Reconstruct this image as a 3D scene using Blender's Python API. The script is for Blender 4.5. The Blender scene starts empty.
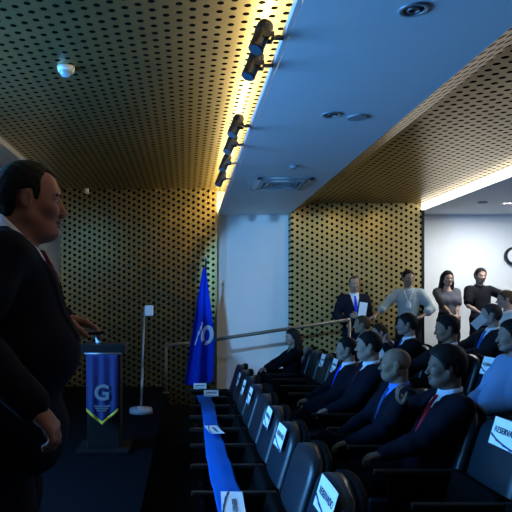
import bpy, bmesh, math, random
import numpy as np
from mathutils import Vector, Matrix
random.seed(4)
SC = bpy.context.scene
COL = SC.collection
PI = math.pi
CZ = 1.68          # lens height above the auditorium floor
# ------------------------------------------------------------------ materials
def mat(name, col, rough=0.6, metal=0.0, emit=None, estr=0.0, spec=0.5, noise=0.0, nscale=40.0, bump=0.0, coat=0.0, sheen=0.0):
    m = bpy.data.materials.new(name); m.use_nodes = True
    nt = m.node_tree; b = nt.nodes['Principled BSDF']
    b.inputs['Base Color'].default_value = (*col, 1); b.inputs['Roughness'].default_value = rough
    b.inputs['Metallic'].default_value = metal; b.inputs['Specular IOR Level'].default_value = spec
    b.inputs['Coat Weight'].default_value = coat
    b.inputs['Sheen Weight'].default_value = sheen
    if emit:
        b.inputs['Emission Color'].default_value = (*emit, 1); b.inputs['Emission Strength'].default_value = estr
    if noise > 0 or bump > 0:
        tc = nt.nodes.new('ShaderNodeTexCoord'); n = nt.nodes.new('ShaderNodeTexNoise')
        n.inputs['Scale'].default_value = nscale; n.inputs['Detail'].default_value = 3
        nt.links.new(tc.outputs['Object'], n.inputs['Vector'])
        if noise > 0:
            r = nt.nodes.new('ShaderNodeMixRGB'); r.blend_type = 'MIX'
            r.inputs['Color1'].default_value = (*[c*(1-noise) for c in col], 1)
            r.inputs['Color2'].default_value = (*[min(1, c*(1+noise)) for c in col], 1)
            nt.links.new(n.outputs['Fac'], r.inputs['Fac']); nt.links.new(r.outputs['Color'], b.inputs['Base Color'])
        if bump > 0:
            bp = nt.nodes.new('ShaderNodeBump'); bp.inputs['Strength'].default_value = bump; bp.inputs['Distance'].default_value = 0.01
            nt.links.new(n.outputs['Fac'], bp.inputs['Height']); nt.links.new(bp.outputs['Normal'], b.inputs['Normal'])
    return m

def perforated(name, a, p, r, axes, stag, col, rough, metal=.85):
    """gold metal sheet with a staggered lattice of round holes, laid out in object space"""
    m = bpy.data.materials.new(name); m.use_nodes = True
    nt = m.node_tree; N = nt.nodes; L = nt.links
    b = N['Principled BSDF']
    b.inputs['Metallic'].default_value = metal; b.inputs['Roughness'].default_value = rough
    tc = N.new('ShaderNodeTexCoord'); sp = N.new('ShaderNodeSeparateXYZ'); L.new(tc.outputs['Object'], sp.inputs[0])
    def M(op, x, y=None):
        n = N.new('ShaderNodeMath'); n.operation = op
        for i, v in enumerate((x, y)):
            if v is None: continue
            if isinstance(v, (int, float)): n.inputs[i].default_value = v
            else: L.new(v, n.inputs[i])
        return n.outputs[0]
    U = M('DIVIDE', sp.outputs[axes[0]], a); V = M('DIVIDE', sp.outputs[axes[1]], p)
    c = M('FLOOR', U); fu = M('MULTIPLY', M('SUBTRACT', M('FRACT', U), 0.5), a)
    fv = M('MULTIPLY', M('SUBTRACT', M('FRACT', M('ADD', V, M('MULTIPLY', c, stag))), 0.5), p)
    d = M('SQRT', M('ADD', M('MULTIPLY', fu, fu), M('MULTIPLY', fv, fv)))
    mr = N.new('ShaderNodeMapRange'); mr.inputs['From Min'].default_value = r*0.93; mr.inputs['From Max'].default_value = r*1.05
    L.new(d, mr.inputs['Value'])
    no = N.new('ShaderNodeTexNoise'); no.inputs['Scale'].default_value = 3.0; L.new(tc.outputs['Object'], no.inputs['Vector'])
    mx = N.new('ShaderNodeMixRGB'); mx.inputs['Color1'].default_value = (*[v*0.82 for v in col], 1); mx.inputs['Color2'].default_value = (*[min(1, v*1.15) for v in col], 1)
    L.new(no.outputs['Fac'], mx.inputs['Fac']); L.new(mx.outputs['Color'], b.inputs['Base Color'])
    hole = N.new('ShaderNodeBsdfDiffuse'); hole.inputs['Color'].default_value = (0.004, 0.004, 0.004, 1)
    ms = N.new('ShaderNodeMixShader'); L.new(mr.outputs['Result'], ms.inputs['Fac'])
    L.new(hole.outputs[0], ms.inputs[1]); L.new(b.outputs[0], ms.inputs[2])
    L.new(ms.outputs[0], N['Material Output'].inputs['Surface'])
    return m

GOLD = (0.40, 0.305, 0.125)
M_ = dict(
    pceil=perforated('perforated_gold_ceiling', 0.0845, 0.1085, 0.0225, (0, 1), 0.36, (0.36, 0.28, 0.12), 0.30, .80),
    pceilr=perforated('perforated_bronze_ceiling', 0.0845, 0.1085, 0.0255, (0, 1), 0.36, (0.38, 0.24, 0.065), 0.28),
    pwall=perforated('perforated_gold_wall', 0.0800, 0.0960, 0.0245, (0, 2), 0.38, GOLD, 0.27),
    pwallr=perforated('perforated_gold_side_wall', 0.0800, 0.0960, 0.0245, (0, 2), 0.38, (.43, .335, .135), 0.42, .6),
    white=mat('white_plaster', (0.82, 0.84, 0.85), 0.7, noise=0.03, nscale=6),
    whitec=mat('white_ceiling_paint', (0.82, 0.85, 0.88), 0.55, noise=0.02, nscale=4),
    cream=mat('cream_fascia_paint', (0.85, 0.80, 0.66), 0.6),
    trimw=mat('white_trim_paint', (0.8, 0.82, 0.84), 0.4),
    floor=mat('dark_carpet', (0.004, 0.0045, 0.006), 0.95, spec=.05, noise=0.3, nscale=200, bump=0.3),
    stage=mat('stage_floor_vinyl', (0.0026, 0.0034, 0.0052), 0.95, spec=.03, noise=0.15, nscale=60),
    leather=mat('navy_leather', (0.004, 0.013, 0.021), 0.38, spec=.45, noise=0.2, nscale=25, bump=0.10),
    shell=mat('black_seat_shell', (0.003, 0.003, 0.0035), 0.8, spec=.05),
    arm=mat('dark_wood_arm', (0.016, 0.013, 0.011), 0.5, spec=.3, noise=0.3, nscale=18),
    black=mat('black_metal', (0.015, 0.015, 0.017), 0.4, metal=0.3),
    grey=mat('brushed_metal', (0.30, 0.30, 0.31), 0.38, metal=0.8),
    rail=mat('satin_rail_metal', (0.17, 0.15, 0.12), 0.45, metal=0.5),
    lens=mat('blue_glass_lens', (0.05, 0.09, 0.13), 0.35, spec=0.4),
    paper=mat('white_paper', (0.85, 0.87, 0.88), 0.7),
    ink=mat('dark_ink', (0.02, 0.025, 0.05), 0.7),
    navyink=mat('navy_print', (0.01, 0.03, 0.12), 0.6),
    ribbon=mat('royal_blue_satin', (0.003, 0.110, 0.48), 0.6, spec=.05),
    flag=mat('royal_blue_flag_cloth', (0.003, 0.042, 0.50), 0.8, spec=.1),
    pennant=mat('shaded_blue_pennant_cloth', (0.002, 0.009, 0.09), 0.7),  # royal blue cloth, shade on the lectern front put into its colour
    pennantw=mat('shaded_white_print', (0.16, 0.18, 0.20), 0.8),  # white print greyed to match the shade painted into the pennant
    flagw=mat('white_flag_print', (0.72, 0.76, 0.8), 0.7),
    gold=mat('yellow_trim_cloth', (0.55, 0.42, 0.02), 0.6),
    lectern=mat('dark_lectern_laminate', (0.008, 0.007, 0.007), 0.6, spec=.15),
    glass=mat('pale_water_glass', (0.55, 0.75, 0.85), 0.08, spec=0.8),
    lampw=mat('white_lamp_box', (0.75, 0.8, 0.85), 0.4),
    led=mat('warm_led_strip', (1, 0.9, 0.7), 0.5, emit=(1.0, 0.79, 0.36), estr=62),
    strip=mat('cool_white_light_panel', (1, 1, 1), 0.5, emit=(1.0, 0.98, 0.86), estr=2.6),
    dl_on=mat('lit_downlight_lens', (1, 1, 1), 0.5, emit=(1.0, 0.98, 0.92), estr=12),
    dl_off=mat('dark_downlight_lens', (0.06, 0.09, 0.12), 0.15, spec=0.7),
    dl_ring=mat('downlight_ring', (0.38, 0.42, 0.46), 0.35, metal=0.4),
    vent=mat('grey_vent_metal', (0.34, 0.38, 0.42), 0.5),
    door=mat('grey_door_paint', (0.65, 0.68, 0.70), 0.5),
    dome=mat('white_dome_plastic', (0.75, 0.78, 0.8), 0.3),
    eye=mat('eye_white', (0.30, 0.28, 0.27), 0.5, spec=.2), iris=mat('dark_iris', (0.03, 0.018, 0.012), 0.15),
    shoe=mat('black_shoe_leather', (0.012, 0.011, 0.012), 0.3),
    yel=mat('yellow_green_cloth', (0.55, 0.75, 0.05), 0.6),
)
# ------------------------------------------------------------------ object helpers
def link(name, me, parent=None, loc=None, kind=None):
    o = bpy.data.objects.new(name, me); COL.objects.link(o)
    if parent: o.parent = parent
    if loc is not None: o.location = loc
    if kind: o['kind'] = kind
    return o
def tag(o, label, cat, group=None):
    o['label'] = label; o['category'] = cat
    if group: o['group'] = group
    return o
def thing(name, label, cat, loc=(0, 0, 0), rz=0.0, group=None):
    o = bpy.data.objects.new(name, None); COL.objects.link(o); o.empty_display_size = 0.1
    o.location = loc; o.rotation_euler = (0, 0, rz)
    return tag(o, label, cat, group)
def fin(name, bm, m, parent=None, smooth=False, kind=None, bevel=0.0, loc=None):
    if bevel > 0:
        bmesh.ops.bevel(bm, geom=[e for e in bm.edges if len(e.link_faces) == 2 and e.calc_face_angle(0) > 0.6], offset=bevel, segments=2, profile=0.6, affect='EDGES')
    bmesh.ops.recalc_face_normals(bm, faces=bm.faces)
    me = bpy.data.meshes.new(name); bm.to_mesh(me); bm.free()
    ms = m if isinstance(m, (list, tuple)) else [m]
    for q in ms: me.materials.append(q)
    if smooth:
        me.shade_smooth() if hasattr(me, 'shade_smooth') else None
    return link(name, me, parent, loc, kind)
def B(): return bmesh.new()
def box(bm, lo, hi, rot=None, mi=0):
    c = [(a+b)/2 for a, b in zip(lo, hi)]; s = [abs(b-a) for a, b in zip(lo, hi)]
    r = bmesh.ops.create_cube(bm, size=1.0)
    M = Matrix.Translation(c) @ (rot.to_4x4() if rot else Matrix.Identity(4)) @ Matrix.Diagonal((*s, 1))
    bmesh.ops.transform(bm, matrix=M, verts=r['verts'])
    for f in bm.faces:
        if f.material_index == 0 and all(v in r['verts'] for v in f.verts): f.material_index = mi
    return r['verts']
def tube(bm, a, b, r0, r1=None, seg=16):
    a = Vector(a); b = Vector(b); d = b-a
    r1 = r0 if r1 is None else r1
    r = bmesh.ops.create_cone(bm, cap_ends=True, segments=seg, radius1=r0, radius2=r1, depth=d.length)
    q = Vector((0, 0, 1)).rotation_difference(d.normalized())
    bmesh.ops.transform(bm, matrix=Matrix.Translation((a+b)/2) @ q.to_matrix().to_4x4(), verts=r['verts'])
    return r['verts']
def prism(bm, pts, ext):
    """closed polygon pts (3-D) extruded by vector ext"""
    v = [bm.verts.new(p) for p in pts]; w = [bm.verts.new(Vector(p)+Vector(ext)) for p in pts]
    n = len(v); bm.faces.new(v); bm.faces.new(list(reversed(w)))
    for i in range(n): bm.faces.new((v[i], w[i], w[(i+1) % n], v[(i+1) % n]))
def ring(bm, c, r0, r1, h, seg=28, ax='z'):
    """flat ring with thickness, axis z"""
    vs = []
    for k in range(seg):
        a = 2*PI*k/seg
        vs.append([bm.verts.new((c[0]+r*math.cos(a), c[1]+r*math.sin(a), c[2]+z)) for r, z in ((r0, 0), (r1, 0), (r1, h), (r0, h))])
    for k in range(seg):
        A = vs[k]; C = vs[(k+1) % seg]
        for i in range(4): bm.faces.new((A[i], A[(i+1) % 4], C[(i+1) % 4], C[i]))
def textmesh(name, s, size, m, parent, loc, R, ext=0.0008, bold=0.0):
    cu = bpy.data.curves.new(name, 'FONT'); cu.body = s; cu.size = size; cu.align_x = 'CENTER'; cu.align_y = 'CENTER'
    cu.extrude = ext; cu.offset = bold
    t = bpy.data.objects.new(name+'_curve', cu); COL.objects.link(t)
    bpy.context.view_layer.update()
    me = bpy.data.meshes.new_from_object(t.evaluated_get(bpy.context.evaluated_depsgraph_get()))
    bpy.data.objects.remove(t); me.name = name
    me.materials.clear(); me.materials.append(m)
    me.transform(Matrix.Translation(loc) @ R.to_4x4())
    return link(name, me, parent)
def copy_tree(o, parent=None):
    c = o.copy(); COL.objects.link(c); c.parent = parent
    for ch in list(o.children): copy_tree(ch, c)
    return c
# ------------------------------------------------------------------ implicit surfaces for the figures
def axis(lo, hi, h, fine=()):
    pts = [lo]; x = lo
    while x < hi:
        s = h
        for a, b, hf in fine:
            if a-hf <= x <= b: s = min(s, hf)
            elif x < a < x+s: s = max(a-x, hf)
        x += s; pts.append(x)
    return np.array(pts)
class Field:
    def __init__(s, lo, hi, h, fine=None):
        fine = fine or []
        s.ax = [axis(lo[i], hi[i], h, [(f[0][i], f[1][i], f[2]) for f in fine]) for i in range(3)]
        s.F = np.full([len(a) for a in s.ax], 0.2, np.float32)
    def blk(s, c, R):
        sl = []
        for i in range(3):
            a = np.searchsorted(s.ax[i], c[i]-R); b = np.searchsorted(s.ax[i], c[i]+R)
            sl.append(slice(max(a-1, 0), min(b+1, len(s.ax[i]))))
        return tuple(sl)
    def pts(s, sl):
        return (s.ax[0][sl[0]][:, None, None], s.ax[1][sl[1]][None, :, None], s.ax[2][sl[2]][None, None, :])
    def comb(s, sl, d, k, mode):
        A = s.F[sl]
        if A.size == 0: return
        if mode == 'u':
            if k > 0:
                h = np.maximum(k-np.abs(A-d), 0)/k
                s.F[sl] = np.minimum(A, d)-h*h*k*0.25
            else: s.F[sl] = np.minimum(A, d)
        elif mode == 's':
            d = -d
            if k > 0:
                h = np.maximum(k-np.abs(A-d), 0)/k
                s.F[sl] = np.maximum(A, d)+h*h*k*0.25
            else: s.F[sl] = np.maximum(A, d)
    def cap(s, a, b, ra, rb=None, k=0.02, mode='u', flat=None):
        rb = ra if rb is None else rb
        a = np.array(a, float); b = np.array(b, float); c = (a+b)/2
        R = np.linalg.norm(b-a)/2+max(ra, rb)+k+0.03
        sl = s.blk(c, R); x, y, z = s.pts(sl)
        ba = b-a; bb = max(ba@ba, 1e-9)
        t = np.clip(((x-a[0])*ba[0]+(y-a[1])*ba[1]+(z-a[2])*ba[2])/bb, 0, 1)
        d = np.sqrt((x-a[0]-t*ba[0])**2+(y-a[1]-t*ba[1])**2+(z-a[2]-t*ba[2])**2)-(ra+(rb-ra)*t)
        s.comb(sl, d, k, mode)
    def chain(s, P, Rr, k=0.02, mode='u'):
        for i in range(len(P)-1): s.cap(P[i], P[i+1], Rr[i], Rr[i+1], k, mode)
    def ell(s, c, r, k=0.02, mode='u', T=None):
        """ellipsoid; T = (R3x3, origin) local frame -> field frame, c in the local frame"""
        c = np.array(c, float); r = np.array(r, float)
        if T is not None: Rm, o = T; cw = Rm@c+o
        else: Rm = np.eye(3); cw = c
        sl = s.blk(cw, max(r)+k+0.03); x, y, z = s.pts(sl)
        dx = x-cw[0]; dy = y-cw[1]; dz = z-cw[2]
        q = [(Rm[0, i]*dx+Rm[1, i]*dy+Rm[2, i]*dz) for i in range(3)]
        k0 = np.sqrt(sum((q[i]/r[i])**2 for i in range(3))); k1 = np.sqrt(sum((q[i]/r[i]**2)**2 for i in range(3)))+1e-9
        s.comb(sl, k0*(k0-1)/k1, k, mode)
    def lcap(s, a, b, ra, rb, k, mode, T):
        Rm, o = T
        s.cap(Rm@np.array(a, float)+o, Rm@np.array(b, float)+o, ra, rb, k, mode)
    def local(s, T):
        x, y, z = s.pts((slice(None),)*3); Rm, o = T
        dx = x-o[0]; dy = y-o[1]; dz = z-o[2]
        return [(Rm[0, i]*dx+Rm[1, i]*dy+Rm[2, i]*dz) for i in range(3)]
    def mesh(s):
        F = s.F.astype(np.float64).copy()
        for i in range(3):
            sl = [slice(None)]*3
            sl[i] = 0; F[tuple(sl)] = np.maximum(F[tuple(sl)], 0.01); sl[i] = -1; F[tuple(sl)] = np.maximum(F[tuple(sl)], 0.01)
        I = F < 0; nx, ny, nz = F.shape
        cnt = np.zeros((nx-1, ny-1, nz-1), np.int8)
        cor = [(a, b, c) for a in (0, 1) for b in (0, 1) for c in (0, 1)]
        for a, b, c in cor: cnt += I[a:nx-1+a, b:ny-1+b, c:nz-1+c]
        act = (cnt > 0) & (cnt < 8); idx = np.argwhere(act)
        vid = np.full(act.shape, -1, np.int64); vid[act] = np.arange(len(idx))
        S = np.zeros((len(idx), 3)); n = np.zeros(len(idx))
        for a, b, c in cor:
            for d in range(3):
                e = [a, b, c]
                if e[d]: continue
                e[d] = 1
                i0 = idx+np.array([a, b, c]); i1 = idx+np.array(e)
                f0 = F[i0[:, 0], i0[:, 1], i0[:, 2]]; f1 = F[i1[:, 0], i1[:, 1], i1[:, 2]]
                m = (f0 < 0) != (f1 < 0)
                t = np.where(m, f0/np.where(m, f0-f1, 1), 0)
                for q in range(3):
                    p0 = s.ax[q][i0[:, q]]; p1 = s.ax[q][i1[:, q]]
                    S[:, q] += np.where(m, p0+(p1-p0)*t, 0)
                n += m
        V = S/n[:, None]; Q = []
        for d in range(3):
            u, v = [(1, 2), (2, 0), (0, 1)][d]
            sl0 = [slice(None)]*3; sl1 = [slice(None)]*3
            sl0[d] = slice(0, -1); sl1[d] = slice(1, None)
            for q in (u, v): sl0[q] = slice(1, -1); sl1[q] = slice(1, -1)
            A = I[tuple(sl0)]; C = I[tuple(sl1)]
            e = np.argwhere(A != C)
            inside = A[e[:, 0], e[:, 1], e[:, 2]]
            for q in (u, v): e[:, q] += 1
            def cell(du, dv):
                g = e.copy(); g[:, u] += du; g[:, v] += dv
                return vid[g[:, 0], g[:, 1], g[:, 2]]
            q4 = np.stack([cell(-1, -1), cell(0, -1), cell(0, 0), cell(-1, 0)], 1)
            q4[~inside] = q4[~inside][:, ::-1]
            Q.append(q4)
        return V, np.concatenate(Q)
def np_mesh(name, V, Q, mats, parent, midx=None, extra=None):
    me = bpy.data.meshes.new(name)
    V = np.asarray(V); Q = np.asarray(Q)
    if extra is not None:
        EV, EQ, EM = extra
        if midx is None: midx = np.zeros(len(Q), int)
        Q = np.concatenate([Q, EQ+len(V)]); V = np.concatenate([V, EV]); midx = np.concatenate([midx, EM])
    me.vertices.add(len(V)); me.vertices.foreach_set('co', V.astype(np.float32).ravel())
    me.loops.add(len(Q)*4); me.loops.foreach_set('vertex_index', Q.astype(np.int32).ravel())
    me.polygons.add(len(Q)); me.polygons.foreach_set('loop_start', (np.arange(len(Q))*4).astype(np.int32))
    for m in mats: me.materials.append(m)
    if midx is not None: me.polygons.foreach_set('material_index', midx.astype(np.int32))
    me.polygons.foreach_set('use_smooth', np.ones(len(Q), bool))
    me.update(calc_edges=True); me.validate()
    return link(name, me, parent)
def rotm(yaw=0, pitch=0, roll=0):
    """yaw turns to the left, pitch > 0 nods down (local x is forward)"""
    return np.array((Matrix.Rotation(yaw, 3, 'Z') @ Matrix.Rotation(pitch, 3, 'Y') @ Matrix.Rotation(roll, 3, 'X')))
def ballquads(c, r, m, nu=12, nv=8):
    V = []; Q = []
    for j in range(nv+1):
        t = PI*j/nv
        for i in range(nu):
            p = 2*PI*i/nu; V.append((c[0]+r*math.sin(t)*math.cos(p), c[1]+r*math.sin(t)*math.sin(p), c[2]+r*math.cos(t)))
    for j in range(nv):
        for i in range(nu): Q.append((j*nu+i, j*nu+(i+1) % nu, (j+1)*nu+(i+1) % nu, (j+1)*nu+i))
    return np.array(V), np.array(Q)[:, ::-1], np.full(len(Q), m)
def ik(S, H, l1, l2, pole):
    S = np.array(S, float); H = np.array(H, float); d = H-S; D = np.linalg.norm(d)
    if D > (l1+l2)*0.995: H = S+d/D*(l1+l2)*0.995; d = H-S; D = np.linalg.norm(d)
    a = (l1*l1-l2*l2+D*D)/(2*D); h = math.sqrt(max(l1*l1-a*a, 0)); n = d/D
    p = np.array(pole, float); p = p-n*(p@n); p /= np.linalg.norm(p)+1e-9
    return S+n*a+p*h, H
def head_shape(F, T, female=False, jowl=0.0, kf=1.0):
    E = lambda c, r, k, mode='u': F.ell(c, r, k, mode, T)
    C = lambda a, b, ra, rb, k, mode='u': F.lcap(a, b, ra, rb, k, mode, T)
    w = 0.95 if female else 1.0
    E((-.012, 0, .035), (.099, .077*w, .088), 0.0)
    E((.030, 0, -.028), (.060, .055*w, .079), 0.03)
    for s in (-1, 1):
        C((-.005, s*.049*w, -.048), (.053, s*.020, -.089), .020+jowl, .016+jowl, .03)
        E((.058, s*.036, -.028), (.028, .022, .024), .02)
    E((.066, 0, -.093), (.024, .025, .019), .018)
    if jowl > 0: E((.025, 0, -.100), (.05, .045, .028), .03)
    C((.081, -.030, .016), (.081, .030, .016), .010, .010, .016)
    for s in (-1, 1): E((.099, s*.031, -.002), (.017, .017, .012), .014, 's')
    C((.088, 0, .004), (.105, 0, -.032), .007, .0105, .010)
    E((.1065, 0, -.036), (.0125, .012, .0105), .006)
    for s in (-1, 1): E((.098, s*.0125, -.041), (.012, .0075, .0075), .006)
    E((.089, 0, -.064), (.013, .024, .0055), .004); E((.087, 0, -.0765), (.0125, .020, .0065), .004)
    E((.104, 0, -.0700), (.012, .022, .0018), .003, 's')
    for s in (-1, 1):   # ears
        E((-.008, s*.079*w, -.002), (.019, .0085, .031), .006)
        E((-.004, s*.088*w, .000), (.010, .006, .018), .004, 's')
        E((.073, s*.031, .006), (.013, .017, .004), .006)   # upper lid
def hand_shape(F, W, d, n, side, curl=0.6, k=0.008, scale=1.0, thumb_out=0.5):
    """W wrist, d finger direction, n palm normal (towards the palm side), side = thumb side"""
    W = np.array(W, float); d = np.array(d, float); d /= np.linalg.norm(d)
    n = np.array(n, float); n = n-d*(n@d); n /= np.linalg.norm(n)
    t = np.array(side, float); t = t-d*(t@d)-n*(t@n); t /= np.linalg.norm(t); S = scale
    tip = []
    for i, (o, L) in enumerate(zip((.030, .010, -.010, -.029), (.074, .082, .076, .060))):
        base = W+d*(.088-.004*abs(i-1))*S+t*o*S
        F.cap(W+d*.012*S+t*o*.55*S, base, .0165*S, .0125*S, .014)
        p = base; a = curl*0.55
        for j, fr in enumerate((.46, .31, .23)):
            q = p+(d*math.cos(a)+n*math.sin(a))*L*fr*S
            r0 = (.0092-.0007*j)*S
            F.cap(p, q, r0, r0-.0006, .0045 if j else .006); p = q; a += curl*(0.95 if j == 0 else 0.7)
        tip.append(p)
    b0 = W+d*.022*S+t*.026*S+n*.006*S
    b1 = b0+(d*.62+t*thumb_out+n*.35)*.042*S/np.linalg.norm(d*.62+t*thumb_out+n*.35)
    b2 = b1+(d*.85+t*thumb_out*.3+n*.45)*.032*S
    b3 = b2+(d*.9+n*.5-t*.12)*.024*S
    F.chain([b0, b1, b2, b3], [.0155*S, .0120*S, .0105*S, .0088*S], .006)
    F.ell(W+d*.05*S+n*.004*S, (.028*S, .028*S, .020*S), .012)
    return tip, b3
skin_cache = {}
def skinmat(col):
    if col not in skin_cache:
        i = len(skin_cache)
        skin_cache[col] = (mat('skin_%d' % i, col, 0.6, spec=.2, noise=0.08, nscale=30), mat('lips_%d' % i, (col[0]*.75, col[1]*.5, col[2]*.5), 0.45))
    return skin_cache[col]
cl_cache = {}
def cloth(col, rough=0.85):
    if (col, rough) not in cl_cache: cl_cache[(col, rough)] = mat('cloth_%d' % len(cl_cache), col, rough, spec=.08, noise=0.12, nscale=90, bump=0.05)
    return cl_cache[(col, rough)]
def person(label, loc, rz, pose='sit', outfit='suit', skin=(.42, .25, .17), hair='short', haircol=(.012, .010, .010), top=(.010, .012, .022),
           shirt=(.62, .70, .80), tie=None, pants=None, yaw=0.0, pitch=0.0, roll=0.0, lean=-0.12, headoff=(0, 0, 0), rh=None, lh=None, rdir=(1, 0, -.2), ldir=(1, 0, -.2),
           curl=(.7, .7), poles=None, h=0.010, hf=0.006, belly=0.0, female=False, group=None, sleeves=True, rn=(0, 0, -1), ln=(0, 0, -1), rt=(0, 1, 0), lt=(0, -1, 0),
           legs='plain', jowl=0.0, mous=False, lanyard=None, scale=1.0, hairline=0.0, kneez=None, badge=False, drop=0.0, sides=1.0, ncs=.45, pup=0.0, hairg=None):
    root = thing('person', label, 'person', loc, rz, group)
    root.scale = (scale,)*3
    sit = pose == 'sit'
    pants = pants or top
    pz = 0.545-drop if sit else 0.95+pup            # pelvis height
    w = 0.90 if female else 1.0
    Rt = rotm(0, lean, 0)
    To = (Rt, np.array((0.0 if sit else 0, 0, pz)))
    tp = lambda p: To[0]@np.array(p, float)+To[1]
    nb = tp((0, 0, .50))                        # neck base
    hc = nb+np.array((.035, 0, .175))+np.array(headoff)
    Th = (rotm(yaw, pitch, roll), hc)
    SH = {-1: tp((-.005, -.175*w, .455)), 1: tp((-.005, .175*w, .455))}
    if rh is None: rh = (.28, -.12, .66-drop) if sit else (.05, -.27, .80)
    if lh is None: lh = (.28, .12, .66-drop) if sit else (.05, .27, .80)
    if poles is None: poles = ((-.5, -.8, -.6), (-.5, .8, -.6))
    EL = {}; WR = {}
    EL[-1], WR[-1] = ik(SH[-1], rh, .285*w, .25*w, poles[0]); EL[1], WR[1] = ik(SH[1], lh, .285*w, .25*w, poles[1])
    HIP = {}; KN = {}; AN = {}; TO = {}
    for s in (-1, 1):
        HIP[s] = np.array((0.0, s*.095, pz-.02))
        if sit:
            KN[s] = np.array((.44, s*.14, .53-drop)); AN[s] = np.array((.40, s*.13, .10)); TO[s] = np.array((.55, s*.16, .045))
            if legs == 'crossed' and s == 1: KN[s] = np.array((.43, .02, .66-drop)); AN[s] = np.array((.58, -.14, .36)); TO[s] = np.array((.73, -.19, .34))
        else:
            KN[s] = np.array((.015, s*.105, .50)); AN[s] = np.array((-.01, s*.115, .09)); TO[s] = np.array((.14, s*.14, .035))
    # ---- torso & limbs shared by body and clothes
    def torso(F, g, k=.07):
        E = lambda c, r, kk: F.ell(c, [q+g for q in r], kk, 'u', To)
        E((0, 0, .02), (.115, .150, .11), 0.0 if g == 0 else 0.0)
        E((.005+belly*.6, 0, .16), (.108+belly, .138*w+belly*.6, .14), k)
        E((.000+belly*.2, 0, .33), (.108+belly*.3, .155*w, .15), k)
        F.lcap((-.005, -.120*w, .445), (-.005, .120*w, .445), .062+g, .062+g, k, 'u', To)
        if female:
            for s in (-1, 1): E((.085, s*.065, .31), (.05, .055, .055), .04)
    def arm(F, s, g, cut=1.0, k=.04):
        e, wv = EL[s], WR[s]
        F.chain([SH[s], (SH[s]+e)/2, e], [.052*w+g, .046*w+g, .040*w+g], k)
        F.chain([e, e+(wv-e)*.35, e+(wv-e)*cut], [.040*w+g, .040*w+g, (.030*w+g)], .03)
    def leg(F, s, g, cut=1.0, k=.05):
        F.chain([HIP[s], (HIP[s]+KN[s])/2, KN[s]], [.085+g, .072+g, .056+g], k)
        F.chain([KN[s], KN[s]+(AN[s]-KN[s])*.35, KN[s]+(AN[s]-KN[s])*cut], [.054+g, .054+g, .036+g], .03)
    mn = np.min([nb-.3, tp((0, 0, 0))-.25]+[q-.12 for q in list(EL.values())+list(WR.values())+list(KN.values())+list(AN.values())+list(TO.values())], axis=0)
    mx = np.max([hc+.16, tp((0, 0, 0))+.25]+[q+.14 for q in list(EL.values())+list(WR.values())+list(KN.values())+list(AN.values())+list(TO.values())], axis=0)
    mn[1] = min(mn[1], -.3); mx[1] = max(mx[1], .3); mn[2] = max(mn[2], 0.0)-.012
    # ---- body (skin): one continuous surface
    hands = {}
    fine = [(hc-.125, hc+.135, hf), (WR[-1]-.10, WR[-1]+.10, hf), (WR[1]-.10, WR[1]+.10, hf)] if hf < .006 else [(hc-.125, hc+.135, hf)]
    if h > .012: fine = [(hc-.12, hc+.13, hf)]
    F = Field(mn, mx, h, fine)
    torso(F, -.018)
    for s in (-1, 1): arm(F, s, -.006 if not sleeves else -.012, 1.0); leg(F, s, -.014, 1.0); F.cap(AN[s]-np.array((0, 0, .03)), TO[s]-np.array((0, 0, .008)), .022, .016, .02)
    F.cap(tp((0, 0, .40)), nb, .07, .060*w, .04); F.cap(nb, Th[0]@np.array((-.042, 0, -.040))+hc, .056*w+jowl*.4, .050*w+jowl*.4, .025)
    head_shape(F, Th, female, jowl)
    hands[-1] = hand_shape(F, WR[-1], rdir, rn, rt, curl[0], scale=w*1.0)
    hands[1] = hand_shape(F, WR[1], ldir, ln, lt, curl[1], scale=w*1.0)
    V, Q = F.mesh()
    sm, lm = skinmat(skin)
    cen = V[Q].mean(1)-hc; lc = cen@Th[0]
    lips = (lc[:, 0] > .080) & (abs(lc[:, 1]) < .024) & (lc[:, 2] > -.083) & (lc[:, 2] < -.059)
    ex = [[], [], []]; off = 0
    for s in (-1, 1):
        for c, r, m in (((.0735, s*.031, -.003), .0120, 2), ((.0805, s*.0315, -.003), .0062, 3)):
            v, q, mm = ballquads(Th[0]@np.array(c)+hc, r, m); ex[0].append(v); ex[1].append(q+off); ex[2].append(mm); off += len(v)
    body = np_mesh('body', V, Q, [sm, lm, M_['eye'], M_['iris']], root, lips.astype(int), [np.concatenate(e) for e in ex])
    # ---- hair
    if hair != 'bald':
        g = .006 if hair == 'receding' else .010
        g = hairg or g
        F = Field(hc-.16 if hair != 'long' else hc-np.array((.2, .16, .38)), hc+.16, min(h, .008) if hf > .005 else .004)
        F.ell((-.014, 0, .037), (.099+g, .077+g, .089+g), 0, 'u', Th)
        if hair in ('short', 'receding'): F.ell((-.045, 0, .00), (.072, .074, .075), .03, 'u', Th)
        x, y, z = F.local(Th)
        hl = hairline
        if hair in ('short', 'receding'):
            line = np.interp(x, [-.13, -.060, -.042, -.034, .010, .017, .028, .034, .058-hl, .085-hl], [-.074, -.064, -.030, .026, .030, -.004, -.008, .022, .055, .080])
            if hair == 'receding': line = line+np.clip(.03-np.abs(np.abs(y)-.045), 0, .03)*np.clip(x/.05, 0, 1)*.8
        elif hair == 'fringe':
            line = np.interp(x, [-.13, -.05, -.034, .010, .03], [-.070, -.062, -.004, -.01, .02])
        else:
            line = np.interp(x, [-.13, .000, .02, .04, .085], [-.3, -.3, -.03, .03, .072])
        keep = (line-z)*.6
        F.F = (F.F+.0008*np.sin(x*190+y*60)*np.sin(y*170+z*90)+.0006*np.sin(z*230+x*110)).astype(np.float32)
        if hair == 'fringe': keep = np.maximum(keep, (z-.045))
        F.F = np.maximum(F.F, keep.astype(np.float32))
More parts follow.
